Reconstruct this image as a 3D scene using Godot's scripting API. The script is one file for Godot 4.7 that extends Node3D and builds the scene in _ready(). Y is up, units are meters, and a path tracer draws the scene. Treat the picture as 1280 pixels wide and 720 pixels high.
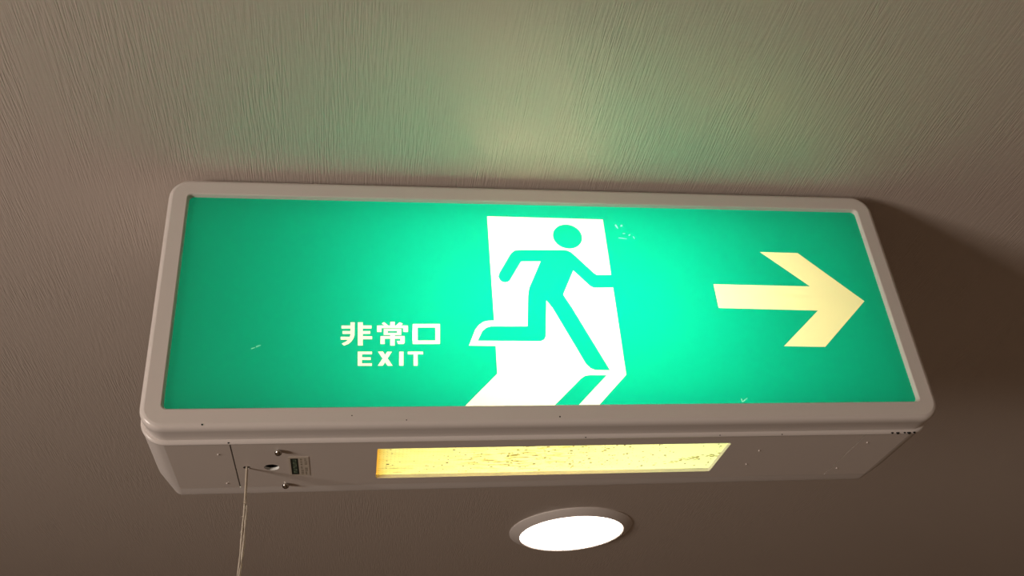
extends Node3D
# An illuminated exit sign hung under a papered ceiling, seen from below, with a recessed downlight behind it.
# Outlines of the sign's print, in tenths of a millimetre on the face (x right, y up from the ceiling).
const DOOR := [[-499, -314], [574, -323], [563, -1929], [296, -2204], [284, -2245], [-828, -2232], [-519, -1913], [-514, -1654], [-737, -1651], [-676, -1499], [-643, -1454], [-599, -1421], [-561, -1412], [-510, -1410]]
const BODY := [[-238, -679], [-277, -687], [-306, -712], [-326, -740], [-431, -928], [-443, -965], [-430, -1003], [-411, -1020], [-388, -1025], [-364, -1019], [-344, -1002], [-229, -803], [-54, -800], [-176, -1067], [-190, -1113], [-199, -1163], [-211, -1284], [-230, -1465], [-541, -1466], [-578, -1478], [-617, -1513], [-662, -1606], [-130, -1609], [-97, -1592], [-82, -1561], [-50, -1282], [-42, -1206], [5, -1282], [231, -1823], [264, -1864], [304, -1884], [430, -1886], [177, -1281], [112, -1145], [231, -891], [364, -1053], [394, -1072], [610, -1067], [614, -933], [438, -936], [414, -916], [265, -733], [230, -694], [202, -678], [173, -673]]
const STRIPE := [[396, -1932], [132, -2197], [85, -2245], [-110, -2242], [-65, -2195], [172, -1964], [211, -1937], [255, -1930]]
const ARROW := [[1502, -1021], [2419, -1033], [2023, -660], [2393, -664], [2909, -1188], [2400, -1665], [2019, -1657], [2429, -1292], [1501, -1271]]
const HI := [[[-1704, -1432], [-1669, -1432], [-1670, -1553], [-1678, -1585], [-1694, -1613], [-1718, -1637], [-1753, -1652], [-1772, -1632], [-1738, -1614], [-1720, -1595], [-1708, -1571], [-1703, -1548]], [[-1776, -1463], [-1701, -1463], [-1701, -1491], [-1776, -1492]], [[-1767, -1515], [-1701, -1515], [-1701, -1543], [-1767, -1543]], [[-1782, -1569], [-1706, -1569], [-1705, -1597], [-1781, -1597]], [[-1644, -1432], [-1604, -1431], [-1603, -1651], [-1642, -1651]], [[-1606, -1462], [-1532, -1462], [-1532, -1491], [-1606, -1491]], [[-1606, -1515], [-1543, -1514], [-1543, -1542], [-1606, -1542]], [[-1606, -1564], [-1528, -1564], [-1528, -1592], [-1606, -1592]]]
const JO := [[[-1449, -1443], [-1431, -1428], [-1392, -1464], [-1421, -1466]], [[-1379, -1426], [-1342, -1425], [-1343, -1466], [-1380, -1466]], [[-1335, -1464], [-1303, -1430], [-1275, -1442], [-1296, -1466]], [[-1488, -1462], [-1234, -1461], [-1234, -1486], [-1488, -1487]], [[-1488, -1462], [-1451, -1462], [-1452, -1524], [-1488, -1524]], [[-1273, -1461], [-1234, -1461], [-1235, -1523], [-1274, -1523]], [[-1433, -1494], [-1290, -1494], [-1290, -1514], [-1433, -1514]], [[-1434, -1532], [-1291, -1532], [-1291, -1551], [-1434, -1551]], [[-1433, -1494], [-1401, -1494], [-1401, -1551], [-1434, -1551]], [[-1325, -1494], [-1290, -1494], [-1291, -1551], [-1326, -1551]], [[-1381, -1550], [-1344, -1549], [-1346, -1652], [-1382, -1652]], [[-1460, -1562], [-1263, -1561], [-1263, -1587], [-1460, -1587]], [[-1460, -1562], [-1426, -1561], [-1426, -1637], [-1461, -1637]], [[-1299, -1561], [-1263, -1561], [-1264, -1625], [-1274, -1637], [-1319, -1637], [-1327, -1608], [-1300, -1606]]]
const KO := [[[-1195, -1446], [-968, -1445], [-970, -1479], [-1196, -1480]], [[-1199, -1604], [-974, -1603], [-976, -1636], [-1200, -1637]], [[-1195, -1446], [-1155, -1446], [-1160, -1637], [-1200, -1637]], [[-1007, -1446], [-968, -1445], [-976, -1636], [-1013, -1636]]]
const LETTER_E := [[[-1643, -1707], [-1609, -1707], [-1609, -1838], [-1642, -1837]], [[-1643, -1707], [-1529, -1707], [-1529, -1732], [-1643, -1732]], [[-1642, -1759], [-1539, -1759], [-1539, -1784], [-1642, -1783]], [[-1642, -1814], [-1530, -1814], [-1530, -1838], [-1642, -1837]]]
const LETTER_X := [[[-1482, -1707], [-1441, -1707], [-1365, -1837], [-1406, -1837]], [[-1407, -1708], [-1368, -1708], [-1444, -1837], [-1484, -1837]]]
const LETTER_I := [[[-1310, -1708], [-1275, -1708], [-1278, -1838], [-1313, -1837]]]
const LETTER_T := [[[-1241, -1708], [-1116, -1708], [-1117, -1733], [-1241, -1733]], [[-1194, -1708], [-1161, -1708], [-1164, -1838], [-1197, -1838]]]
const CHIPS := [[[690, -375], [702, -396], [707, -423], [700, -428], [687, -408], [677, -385]], [[734, -381], [743, -378], [751, -386], [749, -397], [739, -401], [730, -400]], [[695, -524], [734, -528], [773, -536], [772, -540], [732, -536], [693, -531]], [[741, -474], [753, -473], [765, -477], [764, -481], [752, -482], [740, -482]], [[792, -496], [799, -488], [809, -484], [812, -489], [805, -498], [796, -505]], [[838, -506], [844, -521], [847, -537], [843, -540], [836, -526], [830, -511]], [[1526, -2155], [1528, -2172], [1526, -2190], [1520, -2191], [1517, -2175], [1516, -2157]], [[1519, -2187], [1546, -2166], [1575, -2150], [1577, -2154], [1551, -2175], [1523, -2194]], [[-994, -143], [-967, -144], [-942, -156], [-943, -167], [-971, -167], [-997, -163]], [[-240, -150], [-219, -149], [-200, -157], [-201, -166], [-222, -167], [-243, -166]], [[-478, -151], [-461, -153], [-444, -159], [-445, -163], [-462, -162], [-479, -159]], [[-1347, -158], [-1342, -157], [-1337, -161], [-1338, -166], [-1343, -167], [-1348, -167]], [[-1293, -161], [-1285, -160], [-1278, -164], [-1279, -169], [-1286, -170], [-1294, -170]], [[-2482, -1677], [-2467, -1670], [-2451, -1667], [-2449, -1672], [-2464, -1679], [-2479, -1685]], [[-2446, -1658], [-2428, -1649], [-2409, -1646], [-2407, -1651], [-2424, -1660], [-2442, -1668]], [[-3100, -599], [-3094, -601], [-3090, -609], [-3093, -615], [-3099, -612], [-3104, -608]], [[-3099, -1082], [-3094, -1085], [-3092, -1092], [-3095, -1097], [-3100, -1094], [-3105, -1090]]]

const CEIL := 2.4            # height of the ceiling
const HALF := 0.3266         # half the sign's width
const LOW := -0.2382         # underside of the sign, measured from the ceiling
const BEZEL := 0.0166        # width of the frame's border
const FACE_Z := -0.004       # plane of the lit face

const GAP := 0.007           # the sign hangs this far under the ceiling, on a mounting plate
const TUBE := 0.0091         # brightness of each length of the tube

var M := {}


func mat(c: Color, rough := 0.6, metal := 0.0) -> StandardMaterial3D:
	var m := StandardMaterial3D.new()
	m.albedo_color = c
	m.roughness = rough
	m.metallic = metal
	return m


func glow_sheet(c: Color, through: Color, rough := 0.35) -> StandardMaterial3D:
	# coloured acrylic that lets lamp light through
	var m := mat(c, rough)
	m.backlight_enabled = true
	m.backlight = through
	m.cull_mode = BaseMaterial3D.CULL_DISABLED
	return m


func noise(freq: float, seed_: int, oct := 3, type := FastNoiseLite.TYPE_SIMPLEX) -> FastNoiseLite:
	var n := FastNoiseLite.new()
	n.noise_type = type
	n.seed = seed_
	n.frequency = freq
	n.fractal_octaves = oct
	return n


func numbered(base: String, parent: Node) -> String:
	if not parent.has_node(base):
		return base
	var k := 1
	while parent.has_node("%s_%03d" % [base, k]):
		k += 1
	return "%s_%03d" % [base, k]


func begin() -> SurfaceTool:
	var st := SurfaceTool.new()
	st.begin(Mesh.PRIMITIVE_TRIANGLES)
	return st


func obj(called: String, st: SurfaceTool, material: Material, parent: Node3D, at := Vector3.ZERO) -> MeshInstance3D:
	st.generate_normals()
	return put(called, st.commit(), material, parent, at)


func put(called: String, mesh: Mesh, material: Material, parent: Node3D, at := Vector3.ZERO) -> MeshInstance3D:
	var o := MeshInstance3D.new()
	o.name = numbered(called, parent)
	o.mesh = mesh
	o.material_override = material
	o.position = at
	parent.add_child(o, true)
	return o


func thing(called: String, label: String, category: String, at: Vector3) -> Node3D:
	var o := Node3D.new()
	o.name = numbered(called, self)
	o.position = at
	o.set_meta("label", label)
	o.set_meta("category", category)
	add_child(o, true)
	return o


func structure(called: String, label: String, size: Vector3, at: Vector3, material: Material) -> void:
	var b := BoxMesh.new()
	b.size = size
	var o := put(called, b, material, self, at)
	o.set_meta("kind", "structure")
	o.set_meta("label", label)


func tri(st: SurfaceTool, a: Vector3, b: Vector3, c: Vector3, n: Vector3) -> void:
	# wound so that the front faces along n
	if (b - a).cross(c - a).dot(n) > 0.0:
		st.add_vertex(a); st.add_vertex(c); st.add_vertex(b)
	else:
		st.add_vertex(a); st.add_vertex(b); st.add_vertex(c)


func quad(st: SurfaceTool, a: Vector3, b: Vector3, c: Vector3, d: Vector3, n: Vector3) -> void:
	tri(st, a, b, c, n)
	tri(st, a, c, d, n)


# ---- rounded rectangles across z and the bands between them

func outline(inset: float, z: float, bottom := -1.0, radius := 0.0185) -> PackedVector3Array:
	# starts at the right end of the straight bottom edge and goes round counterclockwise to its left end
	var hw := HALF - inset
	var top := minf(0.0, -inset) - 0.0004
	var bot := LOW + (inset if bottom < 0.0 else bottom)
	var r := maxf(radius - inset, 0.0045)
	var pts := PackedVector3Array()
	var centres := [Vector2(hw - r, bot + r), Vector2(hw - r, top - r), Vector2(-hw + r, top - r), Vector2(-hw + r, bot + r)]
	for k in 4:
		for i in 9:
			var a := -PI / 2 + k * PI / 2 + i * PI / 16
			pts.append(Vector3(centres[k].x + r * cos(a), centres[k].y + r * sin(a), z))
	return pts


func band(st: SurfaceTool, a: PackedVector3Array, b: PackedVector3Array, group: int, closed := true) -> void:
	st.set_smooth_group(group)
	var n := a.size()
	for i in (n if closed else n - 1):
		var j := (i + 1) % n
		# a lies nearer the front than b for outward faces
		st.add_vertex(a[i]); st.add_vertex(a[j]); st.add_vertex(b[j])
		st.add_vertex(a[i]); st.add_vertex(b[j]); st.add_vertex(b[i])


func loft(st: SurfaceTool, profile: Array, closed := true, radius := 0.0185) -> void:
	# profile rows: inset, z, smooth group of the band that starts there, inset of the bottom edge where it differs
	var rings := []
	for p in profile:
		rings.append(outline(p[0], p[1], p[3] if p.size() > 3 else -1.0, radius))
	for i in profile.size() - 1:
		band(st, rings[i], rings[i + 1], profile[i][2], closed)


# ---- flat outlines

func poly(list: Array) -> PackedVector2Array:
	var p := PackedVector2Array()
	for q in list:
		p.append(Vector2(q[0], q[1]))
	return p


func rect(x0: float, y0: float, x1: float, y1: float) -> PackedVector2Array:
	return PackedVector2Array([Vector2(x0, y0), Vector2(x1, y0), Vector2(x1, y1), Vector2(x0, y1)])


func disc(c: Vector2, r: float, n := 24) -> PackedVector2Array:
	var p := PackedVector2Array()
	for i in n:
		p.append(c + Vector2(cos(TAU * i / n), sin(TAU * i / n)) * r)
	return p


func cut(from: Array, cutter: PackedVector2Array) -> Array:
	# the outlines less the cutter; one that would get a hole is first split through the hole
	var out := []
	var mid := 0.0
	for q in cutter:
		mid += q.x / cutter.size()
	for a in from:
		var left := Geometry2D.clip_polygons(a, cutter)
		var holed := false
		for l in left:
			holed = holed or Geometry2D.is_polygon_clockwise(l)
		if not holed:
			out.append_array(left)
			continue
		var big := 1e5
		var halves := []
		halves.append_array(Geometry2D.intersect_polygons(a, rect(-big, -big, mid, big)))
		halves.append_array(Geometry2D.intersect_polygons(a, rect(mid, -big, big, big)))
		out.append_array(cut(halves, cutter))
	return out


func keep(from: Array, inside: PackedVector2Array) -> Array:
	var out := []
	for a in from:
		out.append_array(Geometry2D.intersect_polygons(a, inside))
	return out


func sheet(polys: Array, frame: Transform3D) -> SurfaceTool:
	# outlines laid on a plane: x and y of the frame span it, its z is the way they face
	var st := begin()
	st.set_smooth_group(-1)
	for p in polys:
		var t := Geometry2D.triangulate_polygon(p)
		for i in range(0, t.size(), 3):
			tri(st, frame * Vector3(p[t[i]].x, p[t[i]].y, 0), frame * Vector3(p[t[i + 1]].x, p[t[i + 1]].y, 0), frame * Vector3(p[t[i + 2]].x, p[t[i + 2]].y, 0), frame.basis.z)
	return st


func strokes(list: Array) -> Array:
	# several strokes as outlines that do not overlap
	var out := []
	var before := []
	for s in list:
		var p := [poly(s)]
		for b in before:
			p = cut(p, b)
		before.append(poly(s))
		out.append_array(p)
	return out


# ---- turned and swept shapes

func lathe(profile: Array, n := 48) -> SurfaceTool:
	# rows: radius, height, smooth group; turned about y
	var st := begin()
	for i in profile.size() - 1:
		st.set_smooth_group(profile[i][2])
		var out := Vector2(profile[i + 1][1] - profile[i][1], profile[i][0] - profile[i + 1][0])
		for k in n:
			var a := TAU * k / n
			var b := TAU * (k + 1) / n
			var p := [Vector3(cos(a), 0, sin(a)), Vector3(cos(b), 0, sin(b))]
			var up := Vector3.UP
			var normal: Vector3 = (p[0] + p[1]).normalized() * out.x + up * out.y
			quad(st, p[0] * profile[i][0] + up * profile[i][1], p[1] * profile[i][0] + up * profile[i][1], p[1] * profile[i + 1][0] + up * profile[i + 1][1], p[0] * profile[i + 1][0] + up * profile[i + 1][1], -normal)
	return st


func tube(st: SurfaceTool, path: Array, radii: Array, n := 6) -> void:
	st.set_smooth_group(1)
	for i in path.size() - 1:
		for k in n:
			var a := TAU * k / n
			var b := TAU * (k + 1) / n
			var da := Vector3(cos(a), 0, sin(a))
			var db := Vector3(cos(b), 0, sin(b))
			quad(st, path[i] + da * radii[i], path[i] + db * radii[i], path[i + 1] + db * radii[i + 1], path[i + 1] + da * radii[i + 1], da + db)


func area_light(called: String, size: Vector2, at: Vector3, towards: Vector3, color: Color, energy: float, parent: Node3D) -> void:
	var l := AreaLight3D.new()
	l.name = numbered(called, parent)
	l.area_size = size
	l.area_normalize_energy = true
	l.light_color = color
	l.light_energy = energy
	l.area_range = 12.0
	l.area_attenuation = 2.0
	l.shadow_enabled = true
	var up := Vector3.UP if absf(towards.y) < 0.9 else Vector3.FORWARD
	l.transform = Transform3D(Basis.looking_at(towards, up), at)
	parent.add_child(l, true)


func _ready() -> void:
	# ---- camera, air and exposure
	var cam := Camera3D.new()
	cam.name = "camera"
	cam.fov = 32.895
	cam.near = 0.02
	cam.transform = Transform3D(Basis(Vector3(0.98719, -0.078214, 0.13906), Vector3(-0.009463, 0.841354, 0.540402), Vector3(-0.159266, -0.534795, 0.829836)).orthonormalized(), Vector3(-0.1673, CEIL - 0.55847, 0.69468))
	add_child(cam)
	cam.current = true
	var e := Environment.new()
	e.background_mode = Environment.BG_COLOR
	e.background_color = Color(0.02, 0.018, 0.015)
	e.tonemap_mode = Environment.TONE_MAPPER_LINEAR
	e.tonemap_exposure = 1.0
	e.sdfgi_enabled = true
	e.ssao_enabled = true
	e.ssil_enabled = true
	var we := WorldEnvironment.new()
	we.name = "world"
	we.environment = e
	add_child(we)

	materials()
	room()
	exit_sign()
	downlight()
	wall_lamp()


func materials() -> void:
	M.enamel = mat(Color(0.86, 0.83, 0.81), 0.25)
	M.plate = mat(Color(0.83, 0.79, 0.76), 0.38)
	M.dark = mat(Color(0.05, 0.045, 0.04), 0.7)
	M.inside = mat(Color(0.93, 0.93, 0.91), 0.6)
	M.white_print = glow_sheet(Color(0.93, 0.92, 0.80), Color(0.88, 0.87, 0.76))
	M.green_print = glow_sheet(Color(0.0, 0.47, 0.34), Color(0.0, 0.622, 0.490))
	M.aged_print = glow_sheet(Color(0.93, 0.91, 0.74), Color(0.85, 0.835, 0.62))   # the arrow has yellowed more
	M.worn_print = glow_sheet(Color(0.45, 0.75, 0.62), Color(0.42, 0.78, 0.66))
	M.chrome = mat(Color(0.72, 0.70, 0.67), 0.16, 1.0)
	M.trim = mat(Color(0.92, 0.89, 0.87), 0.3)
	M.cord = mat(Color(0.74, 0.69, 0.62), 0.9)
	M.dust = mat(Color(0.78, 0.74, 0.68), 1.0)

	# ceiling paper: fine woven streaks that run along z
	var n1 := noise(1.0, 7, 4)
	var n2 := noise(1.0, 19, 2)
	var n3 := noise(1.0, 31, 2)
	var side := 1024
	var relief := Image.create(side, side, false, Image.FORMAT_RF)
	var weave := func(x: float, z: float) -> float:   # millimetres across and along the streaks
		var patch := clampf(0.8 + 0.6 * n3.get_noise_2d(x * 0.012 + 9.0, z * 0.006), 0.45, 1.15)
		return n1.get_noise_2d(x * 0.42, z * 0.019) * patch + n2.get_noise_2d(x * 0.05 + 50.0, z * 0.34) * 0.26
	for j in side:
		for i in side:
			var x := i * 200.0 / side
			var z := j * 500.0 / side
			var h: float = weave.call(x, z)
			# fade into the next repeat so that no seam shows
			var fx := smoothstep(0.85, 1.0, float(i) / side)
			var fz := smoothstep(0.9, 1.0, float(j) / side)
			if fx > 0.0:
				h = lerpf(h, weave.call(x - 200.0, z), fx)
			if fz > 0.0:
				h = lerpf(h, weave.call(x - 200.0 * roundf(fx), z - 500.0), fz)
			relief.set_pixel(i, j, Color(0.5 + 0.5 * h, 0, 0))
	M.paper = mat(Color(0.80, 0.75, 0.71), 0.29)
	M.paper.uv1_triplanar = true
	M.paper.uv1_world_triplanar = true
	M.paper.uv1_scale = Vector3(5.0, 1.0, 2.0)
	M.paper.heightmap_enabled = true
	M.paper.heightmap_texture = ImageTexture.create_from_image(relief)
	M.paper.heightmap_scale = 0.031

	# yellowed prismatic lens: grime and fly specks, browner at its left end
	var w := 768
	var h := 160
	var img := Image.create(w, h, false, Image.FORMAT_RGB8)
	var cloud := noise(0.012, 3, 4)
	var smear := noise(0.03, 11, 3)
	var rng := RandomNumberGenerator.new()
	rng.seed = 5
	for y in h:
		for x in w:
			var u := float(x) / w
			var v := float(y) / h
			var c := Color(1.0, 0.97, 0.62).lerp(Color(0.93, 1.0, 0.70), smoothstep(0.55, 1.0, u))
			var old := clampf(cloud.get_noise_2d(x, y * 2.0) * 0.8 + 0.2, 0.0, 1.0)
			c = c.lerp(Color(0.95, 0.88, 0.42), old * 0.5 * (1.0 - u))
			c = c.lerp(Color(0.96, 0.60, 0.08), 0.95 * exp(-u * 75.0))
			var dirt := clampf(smear.get_noise_2d(x * 0.5, y * 3.0) * 2.4 - 0.4, 0.0, 1.0) * (exp(-pow((u - 0.40) * 7.0, 2.0) - pow((v - 0.55) * 3.2, 2.0)) + exp(-pow((u - 0.47) * 9.0, 2.0) - pow((v - 0.06) * 9.0, 2.0)) + 0.5 * exp(-pow((u - 0.09) * 14.0, 2.0) - pow((v - 0.85) * 7.0, 2.0)))
			c = c.lerp(Color(0.45, 0.38, 0.14), minf(dirt * 1.1, 0.85))
			if x % 8 < 2 and y % 12 < 5 and u < 0.32:
				c = c.darkened(0.07)
			img.set_pixel(x, y, c)
	for k in 560:
		var x := int(clampf(rng.randfn(0.52, 0.22), 0.03, 0.98) * w)
		var y := int(rng.randf_range(0.04, 0.94) * h)
		var s := 1 + int(rng.randf() * rng.randf() * 4.9)
		img.fill_rect(Rect2i(x, y, mini(s + rng.randi_range(0, 1), w - x), mini(s, h - y)), Color(0.22, 0.18, 0.05).lerp(Color(0.52, 0.46, 0.16), rng.randf()))
	for k in 60:
		var x := int(clampf(rng.randfn(0.93, 0.05), 0.8, 0.99) * w)
		var y := int(clampf(0.72 - (float(x) / w - 0.86) * 1.6 + rng.randfn(0.0, 0.04), 0.05, 0.9) * h)
		img.fill_rect(Rect2i(x, y, mini(6, w - x), 2), Color(0.52, 0.46, 0.13))
	M.lens = glow_sheet(Color.WHITE, Color(0.75, 0.75, 0.75), 0.4)
	M.lens.albedo_texture = ImageTexture.create_from_image(img)

	# maker's sticker: a dark green plate with pale lettering up its length, two lines of small print beside it
	var tag := Image.create(64, 156, false, Image.FORMAT_RGB8)
	tag.fill(Color(0.80, 0.76, 0.70))
	tag.fill_rect(Rect2i(6, 12, 24, 132), Color(0.07, 0.08, 0.05))
	tag.fill_rect(Rect2i(11, 18, 15, 120), Color(0.16, 0.24, 0.18))
	for k in 6:
		var y := 22 + k * 19
		tag.fill_rect(Rect2i(13, y, 11, 3), Color(0.55, 0.60, 0.52))
		tag.fill_rect(Rect2i(13 if k % 2 else 21, y, 3, 12), Color(0.55, 0.60, 0.52))
		tag.fill_rect(Rect2i(13, y + 10, 11, 3 if k % 3 else 1), Color(0.55, 0.60, 0.52))
	for line in 2:
		var y := 14
		while y < 138:
			var l := rng.randi_range(5, 11)
			if absi(y - 68) > 10:
				for d in rng.randi_range(2, 3):
					tag.fill_rect(Rect2i(37 + line * 13 + d * 3, y, 2, l - 2 + d % 2), Color(0.42, 0.37, 0.30))
			y += l + 3
	M.sticker = mat(Color.WHITE, 0.5)
	M.sticker.albedo_texture = ImageTexture.create_from_image(tag)


func room() -> void:
	var wall := mat(Color(0.66, 0.60, 0.54), 0.85)
	var floor_mat := mat(Color(0.42, 0.36, 0.30), 0.9)
	structure("ceiling", "beige ceiling papered in a fine streaked weave", Vector3(5.4, 0.1, 7.2), Vector3(0.1, CEIL + GAP + 0.05, -0.5), M.paper)
	structure("floor", "brown carpeted floor", Vector3(5.4, 0.1, 7.2), Vector3(0.1, -0.05, -0.5), floor_mat)
	structure("wall_left", "plain beige wall", Vector3(0.1, CEIL, 7.2), Vector3(-2.55, CEIL / 2, -0.5), wall)
	structure("wall_right", "plain beige wall", Vector3(0.1, CEIL, 7.2), Vector3(2.75, CEIL / 2, -0.5), wall)
	structure("wall_back", "plain beige wall", Vector3(5.2, CEIL, 0.1), Vector3(0.1, CEIL / 2, -4.05), wall)
	structure("wall_front", "plain beige wall", Vector3(5.2, CEIL, 0.1), Vector3(0.1, CEIL / 2, 3.05), wall)


func exit_sign() -> void:
	var s := thing("exit_sign", "lit green box exit sign with running figure and arrow hung under the ceiling", "exit sign", Vector3(0, CEIL, 0))

	var mount := BoxMesh.new()
	mount.size = Vector3(0.56, 0.012, 0.08)
	put("mounting_plate", mount, M.enamel, s, Vector3(0, -0.0022, -0.075))

	# front frame: reveal, border, rolled edge, side and the lip that closes on the body
	var st := begin()
	loft(st, [[0.0176, -0.0052, 1], [0.0166, -0.0010, 1], [0.0163, -0.0003, 1], [0.0156, 0.0, 2], [0.0042, 0.0, 3], [0.0022, -0.0005, 3], [0.0008, -0.0018, 3], [0.0001, -0.0040, 3], [0.0, -0.0062, 4],
		[0.0004, -0.0150, 5], [0.0006, -0.0226, 6], [-0.0012, -0.0230, 7], [-0.0022, -0.0237, 7], [-0.0026, -0.0248, 7], [-0.0023, -0.0262, 7], [-0.0012, -0.0270, 8], [0.0030, -0.0272, 8]])
	var frame := obj("frame", st, M.enamel, s)
	frame.set_meta("label", "off-white enamelled front frame with rounded corners")
	# small chips in the enamel
	for c in [[-0.1684, -0.2292, 0.0003], [-0.1266, -0.2335, 0.0003], [-0.0049, -0.2322, 0.0004], [-0.2793, -0.2352, 0.0004]]:
		obj("paint_chip", lathe([[0.0, 0.00015, 1], [c[2] * 1.6, 0.0001, 1], [c[2] * 1.8, -0.0003, 1]], 8), M.dark, frame).transform = Transform3D(Basis(Vector3.RIGHT, PI / 2), Vector3(c[0], c[1], 0.0))
	for c in [[0.2905, 0.0012], [0.2955, 0.0016], [0.302, 0.0010], [0.306, 0.0018], [0.311, 0.0012], [0.135, 0.0005], [0.19, 0.0006], [-0.262, 0.0008], [0.02, 0.0006]]:
		obj("paint_chip", lathe([[0.0, 0.00015, 1], [c[1], 0.0001, 1], [c[1] * 1.1, -0.0003, 1]], 8), M.dark, frame).transform = Transform3D(Basis(Vector3.RIGHT, PI / 2), Vector3(c[0], LOW - 0.0016, -0.0233))

	# body: a pressed tray with rounded edges, stepped in towards its back
	st = begin()
	loft(st, [[0.0200, -0.0260, 5, 0.0200], [-0.0020, -0.0262, 5, 0.0]], true, 0.0155)
	loft(st, [[-0.0020, -0.0262, 1, 0.0], [-0.0020, -0.1000, 1, 0.0], [-0.0014, -0.1050, 1, 0.0], [0.0002, -0.1100, 1, 0.0], [0.0022, -0.1150, 1, 0.0], [0.0034, -0.1205, 1, 0.0]], false, 0.0155)
	var rear := [[0.0034, -0.1205, 2, 0.0], [0.0038, -0.1212, 3, 0.0005], [0.0050, -0.1280, 3, 0.0005], [0.0070, -0.1345, 3, 0.0005]]
	for i in range(1, 7):
		var t := i / 6.0 * PI / 2
		rear.append([0.0070 + 0.0090 * (1.0 - cos(t)), -0.1345 - 0.0090 * sin(t), 3, 0.0005 + 0.0090 * (1.0 - cos(t))])
	loft(st, rear, true, 0.0155)
	var back := outline(rear[-1][0], rear[-1][1], rear[-1][3], 0.0155)
	st.set_smooth_group(5)
	for i in range(1, back.size() - 1):
		tri(st, back[0], back[i], back[i + 1], Vector3.BACK * -1.0)
	var body := obj("body", st, M.enamel, s)
	body.set_meta("label", "off-white sheet metal body with rounded edges")

	# underside: a middle plate and an end plate each side, with the lamp window, the switch hole and the cord hole
	var down := Transform3D(Basis(Vector3(1, 0, 0), Vector3(0, 0, 1), Vector3(0, -1, 0)), Vector3(0, LOW, 0))
	var edge := HALF - 0.0155
	var window := PackedVector2Array()
	for k in 4:
		for i in 5:
			var a := PI + k * PI / 2 + i * PI / 8
			window.append(Vector2([-0.1458, 0.1506, 0.1506, -0.1458][k], [-0.1045, -0.1045, -0.0460, -0.0460][k]) + Vector2(cos(a), sin(a)) * 0.002)
	var hole := disc(Vector2(-0.2332, -0.0780), 0.0061)
	var eye := disc(Vector2(-0.2530, -0.0775), 0.0030, 14)
	var plates := [["end_plate", -edge, -0.2624], ["bottom_plate", -0.2614, 0.2699], ["end_plate", 0.2705, edge]]
	for p in plates:
		var area := [rect(p[1] * 1000, -120.5, p[2] * 1000, -24.5)]
		if p[0] == "bottom_plate":
			for c in [window, hole, eye]:
				var big := PackedVector2Array()
				for q in c:
					big.append(q * 1000)
				area = cut(area, big)
		st = sheet(area, down.scaled_local(Vector3(0.001, 0.001, 0.001)))
		# the sides of the plate where it meets the joint, turned up into the body
		for x in [p[1], p[2]]:
			if absf(x) < edge - 0.001:
				quad(st, Vector3(x, LOW, -0.0245), Vector3(x, LOW, -0.1205), Vector3(x, LOW + 0.002, -0.1205), Vector3(x, LOW + 0.002, -0.0245), Vector3(0, 0, 0) - Vector3(p[1] + p[2] - 2 * x, 0, 0))
		var plate := obj(p[0], st, M.plate, s)
		if p[0] == "bottom_plate":
			var rim := begin()
			walls(rim, window, 0.0036)
			obj("window_rim", rim, M.plate, plate)
			var cup := begin()
			walls(cup, hole, 0.0024)
			obj("hole_collar", cup, M.inside, plate)
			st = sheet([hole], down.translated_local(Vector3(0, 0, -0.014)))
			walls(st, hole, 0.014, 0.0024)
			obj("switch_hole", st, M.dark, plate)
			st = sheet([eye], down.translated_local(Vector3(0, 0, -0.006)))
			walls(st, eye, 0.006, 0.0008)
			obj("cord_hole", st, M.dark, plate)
			st = begin()
			walls(st, eye, 0.0008)
			obj("cord_grommet", st, M.enamel, plate)
	for x in [-0.2619, 0.2702]:
		var b := BoxMesh.new()
		b.size = Vector3(0.004, 0.001, 0.102)
		put("joint_strip", b, M.dark, s, Vector3(x, LOW + 0.0025, -0.0725))

	# lens in the lamp window
	st = begin()
	var ly := LOW + 0.0032
	st.set_smooth_group(-1)
	var cs := [Vector3(-0.149, ly, -0.0430), Vector3(0.1536, ly, -0.0430), Vector3(0.1536, ly, -0.1070), Vector3(-0.149, ly, -0.1070)]
	for k in [0, 1, 2, 0, 2, 3]:
		st.set_uv(Vector2([0, 1, 1, 0][k], [0, 0, 1, 1][k]))
		st.add_vertex(cs[k])
	var lens := obj("lens", st, M.lens, s)
	lens.set_meta("label", "yellowed translucent lens specked with dirt")

	# screws, rivets and the sticker under the body
	for p in [Vector2(-0.2258, -0.0436), Vector2(-0.2238, -0.1142)]:
		var sc := obj("screw", lathe([[0.0017, 0.001, 1], [0.0017, -0.0012, 2], [0.0030, -0.0014, 3], [0.0030, -0.0022, 4], [0.0024, -0.0036, 4], [0.0013, -0.0044, 4], [0.0, -0.0046, 4]], 20), M.chrome, s, Vector3(p.x, LOW, p.y))
		sc.set_meta("label", "bright domed screw")
	for p in [Vector2(-0.2725, -0.0495), Vector2(-0.2718, -0.1104), Vector2(0.1838, -0.0610), Vector2(0.1828, -0.0914), Vector2(0.2792, -0.0475), Vector2(0.2763, -0.1055)]:
		obj("rivet", lathe([[0.0010, 0.0002, 1], [0.0009, -0.0004, 1], [0.0005, -0.0008, 1], [0.0, -0.0009, 1]], 10), M.plate, s, Vector3(p.x, LOW, p.y))
	st = begin()
	st.set_smooth_group(-1)
	var tl := [Vector3(-0.2190, 0, -0.0570), Vector3(-0.2028, 0, -0.0570), Vector3(-0.2028, 0, -0.0962), Vector3(-0.2190, 0, -0.0962)]
	for k in [0, 1, 2, 0, 2, 3]:
		st.set_uv(Vector2([0, 1, 1, 0][k], [0, 0, 1, 1][k]))
		st.add_vertex(tl[k] + Vector3(0, LOW - 0.0003, 0))
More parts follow.
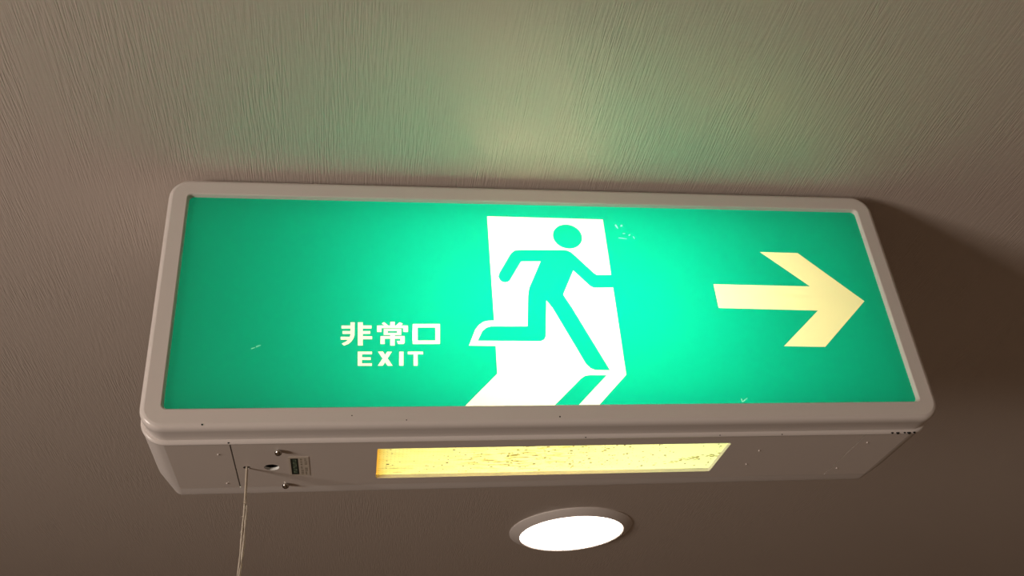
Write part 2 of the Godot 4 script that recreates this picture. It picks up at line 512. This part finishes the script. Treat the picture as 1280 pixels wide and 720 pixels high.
	for k in 4:
		quad(st, tl[k] + Vector3(0, LOW - 0.0003, 0), tl[(k + 1) % 4] + Vector3(0, LOW - 0.0003, 0), tl[(k + 1) % 4] + Vector3(0, LOW, 0), tl[k] + Vector3(0, LOW, 0), (tl[k] + tl[(k + 1) % 4]) / 2 - (tl[0] + tl[2]) / 2)
	obj("sticker", st, M.sticker, s).set_meta("label", "small printed maker's sticker with a dark green plate")

	# pull cord with dust hanging on it
	var rng := RandomNumberGenerator.new()
	rng.seed = 21
	var path := []
	var radii := []
	for i in 40:
		var t := i / 39.0
		path.append(Vector3(-0.2530 + 0.0006 * sin(t * 9.0), LOW + 0.001 - t * 0.26, -0.0780 + 0.0004 * sin(t * 13.0)))
		radii.append(0.00105 if i < 39 else 0.0002)
	st = begin()
	tube(st, path, radii, 8)
	var cord := obj("pull_cord", st, M.cord, s)
	cord.set_meta("label", "thin grey pull cord furred with dust")
	st = begin()
	for k in 260:
		var t := pow(rng.randf(), 0.7) * 0.98 + 0.02
		if t < 0.10:
			continue
		var at: Vector3 = path[int(t * 38.0)] + Vector3(0, -rng.randf() * 0.006, 0)
		var side := Vector3(rng.randfn(0, 0.001), rng.randfn(-0.002, 0.002), rng.randfn(0, 0.001))
		tube(st, [at, at + side * 0.5 + Vector3(0.0003, 0, 0), at + side + Vector3(0, -0.001, 0)], [0.0006, 0.0007, 0.0002], 4)
	for w in 2:
		var strand := []
		var rr := []
		for i in 26:
			var t := 0.13 + i * 0.031
			var off := sin((t - 0.13) * 5.0 + w * 2.0) * 0.0022 + rng.randfn(0, 0.0003)
			strand.append(path[mini(int(t * 39.0), 39)] + Vector3(off if w else -absf(off) * 0.5, 0, 0.0006))
			rr.append(0.0005 + rng.randf() * 0.0006)
		tube(st, strand, rr, 5)
	var fluff := obj("dust_fluff", st, M.dust, cord)
	fluff.set_meta("kind", "stuff")

	# the printed face
	var on := Transform3D(Basis().scaled(Vector3(1e-4, 1e-4, 1e-4)), Vector3(0, 0, FACE_Z))
	var field := rect(-3125, -2240, 3125, -142)
	var door := poly(DOOR)
	var head := disc(Vector2(220, -523), 134, 40)
	var words := [["character", HI], ["character", JO], ["character", KO], ["letter", LETTER_E], ["letter", LETTER_X], ["letter", LETTER_I], ["letter", LETTER_T]]
	var green := cut(cut([field], door), poly(ARROW))
	for wd in words:
		for k in wd[1]:
			green = cut(green, poly(k))
	for c in CHIPS:
		green = cut(green, poly(c))
	var face := obj("sign_face", sheet(green, on), M.green_print, s)
	face.set_meta("label", "green translucent face lit from behind")
	var white := cut(cut(cut(keep([door], field), poly(BODY)), head), poly(STRIPE))
	obj("doorway", sheet(white, on), M.white_print, face).set_meta("label", "white doorway of the pictogram")
	var runner := keep([poly(BODY)], door)
	runner.append(head)
	obj("running_figure", sheet(runner, on), M.green_print, face).set_meta("label", "green running figure of the pictogram")
	obj("figure_shadow", sheet(keep(keep([poly(STRIPE)], door), field), on), M.green_print, face)
	obj("arrow", sheet([poly(ARROW)], on), M.aged_print, face).set_meta("label", "white arrow pointing right")
	for wd in words:
		obj(wd[0], sheet(strokes(wd[1]), on), M.white_print, face)
	obj("scratch", sheet(strokes(CHIPS), on), M.worn_print, face).set_meta("kind", "stuff")

	# the tube behind the face, its two sockets and its light
	var glass := StandardMaterial3D.new()
	glass.albedo_color = Color(0.9, 0.9, 0.86)
	glass.emission_enabled = true
	glass.emission = Color(1.0, 0.97, 0.88)
	glass.emission_energy_multiplier = 0.2
	var lamp := CylinderMesh.new()
	lamp.top_radius = 0.0125
	lamp.bottom_radius = 0.0125
	lamp.height = 0.43
	var bulb := put("fluorescent_tube", lamp, glass, s, Vector3(0.012, -0.121, -0.109))
	bulb.rotation.z = PI / 2
	for x in [-0.2085, 0.2325]:
		var sock := BoxMesh.new()
		sock.size = Vector3(0.012, 0.035, 0.035)
		put("lamp_socket", sock, M.inside, s, Vector3(x, -0.121, -0.109))
	for k in 9:
		var l := OmniLight3D.new()
		l.name = numbered("tube_light", s)
		l.position = Vector3(0.012 + (k - 4) * 0.030, -0.121, -0.109)
		l.light_color = Color(1.0, 0.975, 0.92)
		l.light_energy = TUBE
		l.light_size = 0.012
		l.omni_range = 8.0
		l.omni_attenuation = 2.0
		l.shadow_enabled = true
		s.add_child(l, true)


func walls(st: SurfaceTool, loop: PackedVector2Array, depth: float, from := 0.0) -> void:
	# the inner side of an opening in the underside
	var mid := Vector2.ZERO
	for q in loop:
		mid += q / loop.size()
	st.set_smooth_group(1)
	for i in loop.size():
		var a := loop[i]
		var b := loop[(i + 1) % loop.size()]
		var inwards := mid - (a + b) / 2
		quad(st, Vector3(a.x, LOW + from, a.y), Vector3(b.x, LOW + from, b.y), Vector3(b.x, LOW + depth, b.y), Vector3(a.x, LOW + depth, a.y), Vector3(inwards.x, 0, inwards.y))


func downlight() -> void:
	var d := thing("downlight", "round white downlight with a metal rim in the ceiling behind the exit sign", "downlight", Vector3(0.2206, CEIL + GAP, -0.9808))
	obj("rim", lathe([[0.1108, 0.0, 1], [0.1108, -0.0018, 2], [0.1090, -0.0032, 2], [0.1040, -0.0058, 2], [0.0980, -0.0090, 2], [0.0950, -0.0102, 3], [0.0935, -0.0100, 3], [0.0930, -0.0080, 4]], 72), M.trim, d)
	var glass := mat(Color(0.95, 0.94, 0.92), 0.5)
	glass.emission_enabled = true
	glass.emission = Color(1.0, 0.93, 0.86)
	glass.emission_energy_multiplier = 5.0
	obj("diffuser", lathe([[0.0932, -0.0078, 1], [0.0915, -0.0092, 1], [0.05, -0.0104, 1], [0.0, -0.0108, 1]], 64), glass, d)
	area_light("downlight_light", Vector2(0.16, 0.16), Vector3(0, -0.018, 0), Vector3.DOWN, Color(1.0, 0.93, 0.86), 1.7, d)


func wall_lamp() -> void:
	# the lamp on the wall to the left of the frame, which throws the sign's shadow across the ceiling
	var at := Vector3(-2.5, CEIL - 1.05, 1.25)
	var l := thing("wall_lamp", "broad frosted wall lamp in a white frame on the left wall", "wall lamp", at)
	var b := BoxMesh.new()
	b.size = Vector3(0.06, 0.74, 0.66)
	put("housing", b, M.enamel, l, Vector3(0.03, 0, 0))
	var glass := mat(Color(0.95, 0.94, 0.92), 0.5)
	glass.emission_enabled = true
	glass.emission = Color(1.0, 0.90, 0.80)
	glass.emission_energy_multiplier = 1.5
	var g := BoxMesh.new()
	g.size = Vector3(0.012, 0.68, 0.60)
	put("diffuser", g, glass, l, Vector3(0.064, 0, 0))
	area_light("wall_light", Vector2(0.60, 0.68), Vector3(0.075, 0, 0), Vector3.RIGHT, Color(1.0, 0.945, 0.90), 5.1, l)
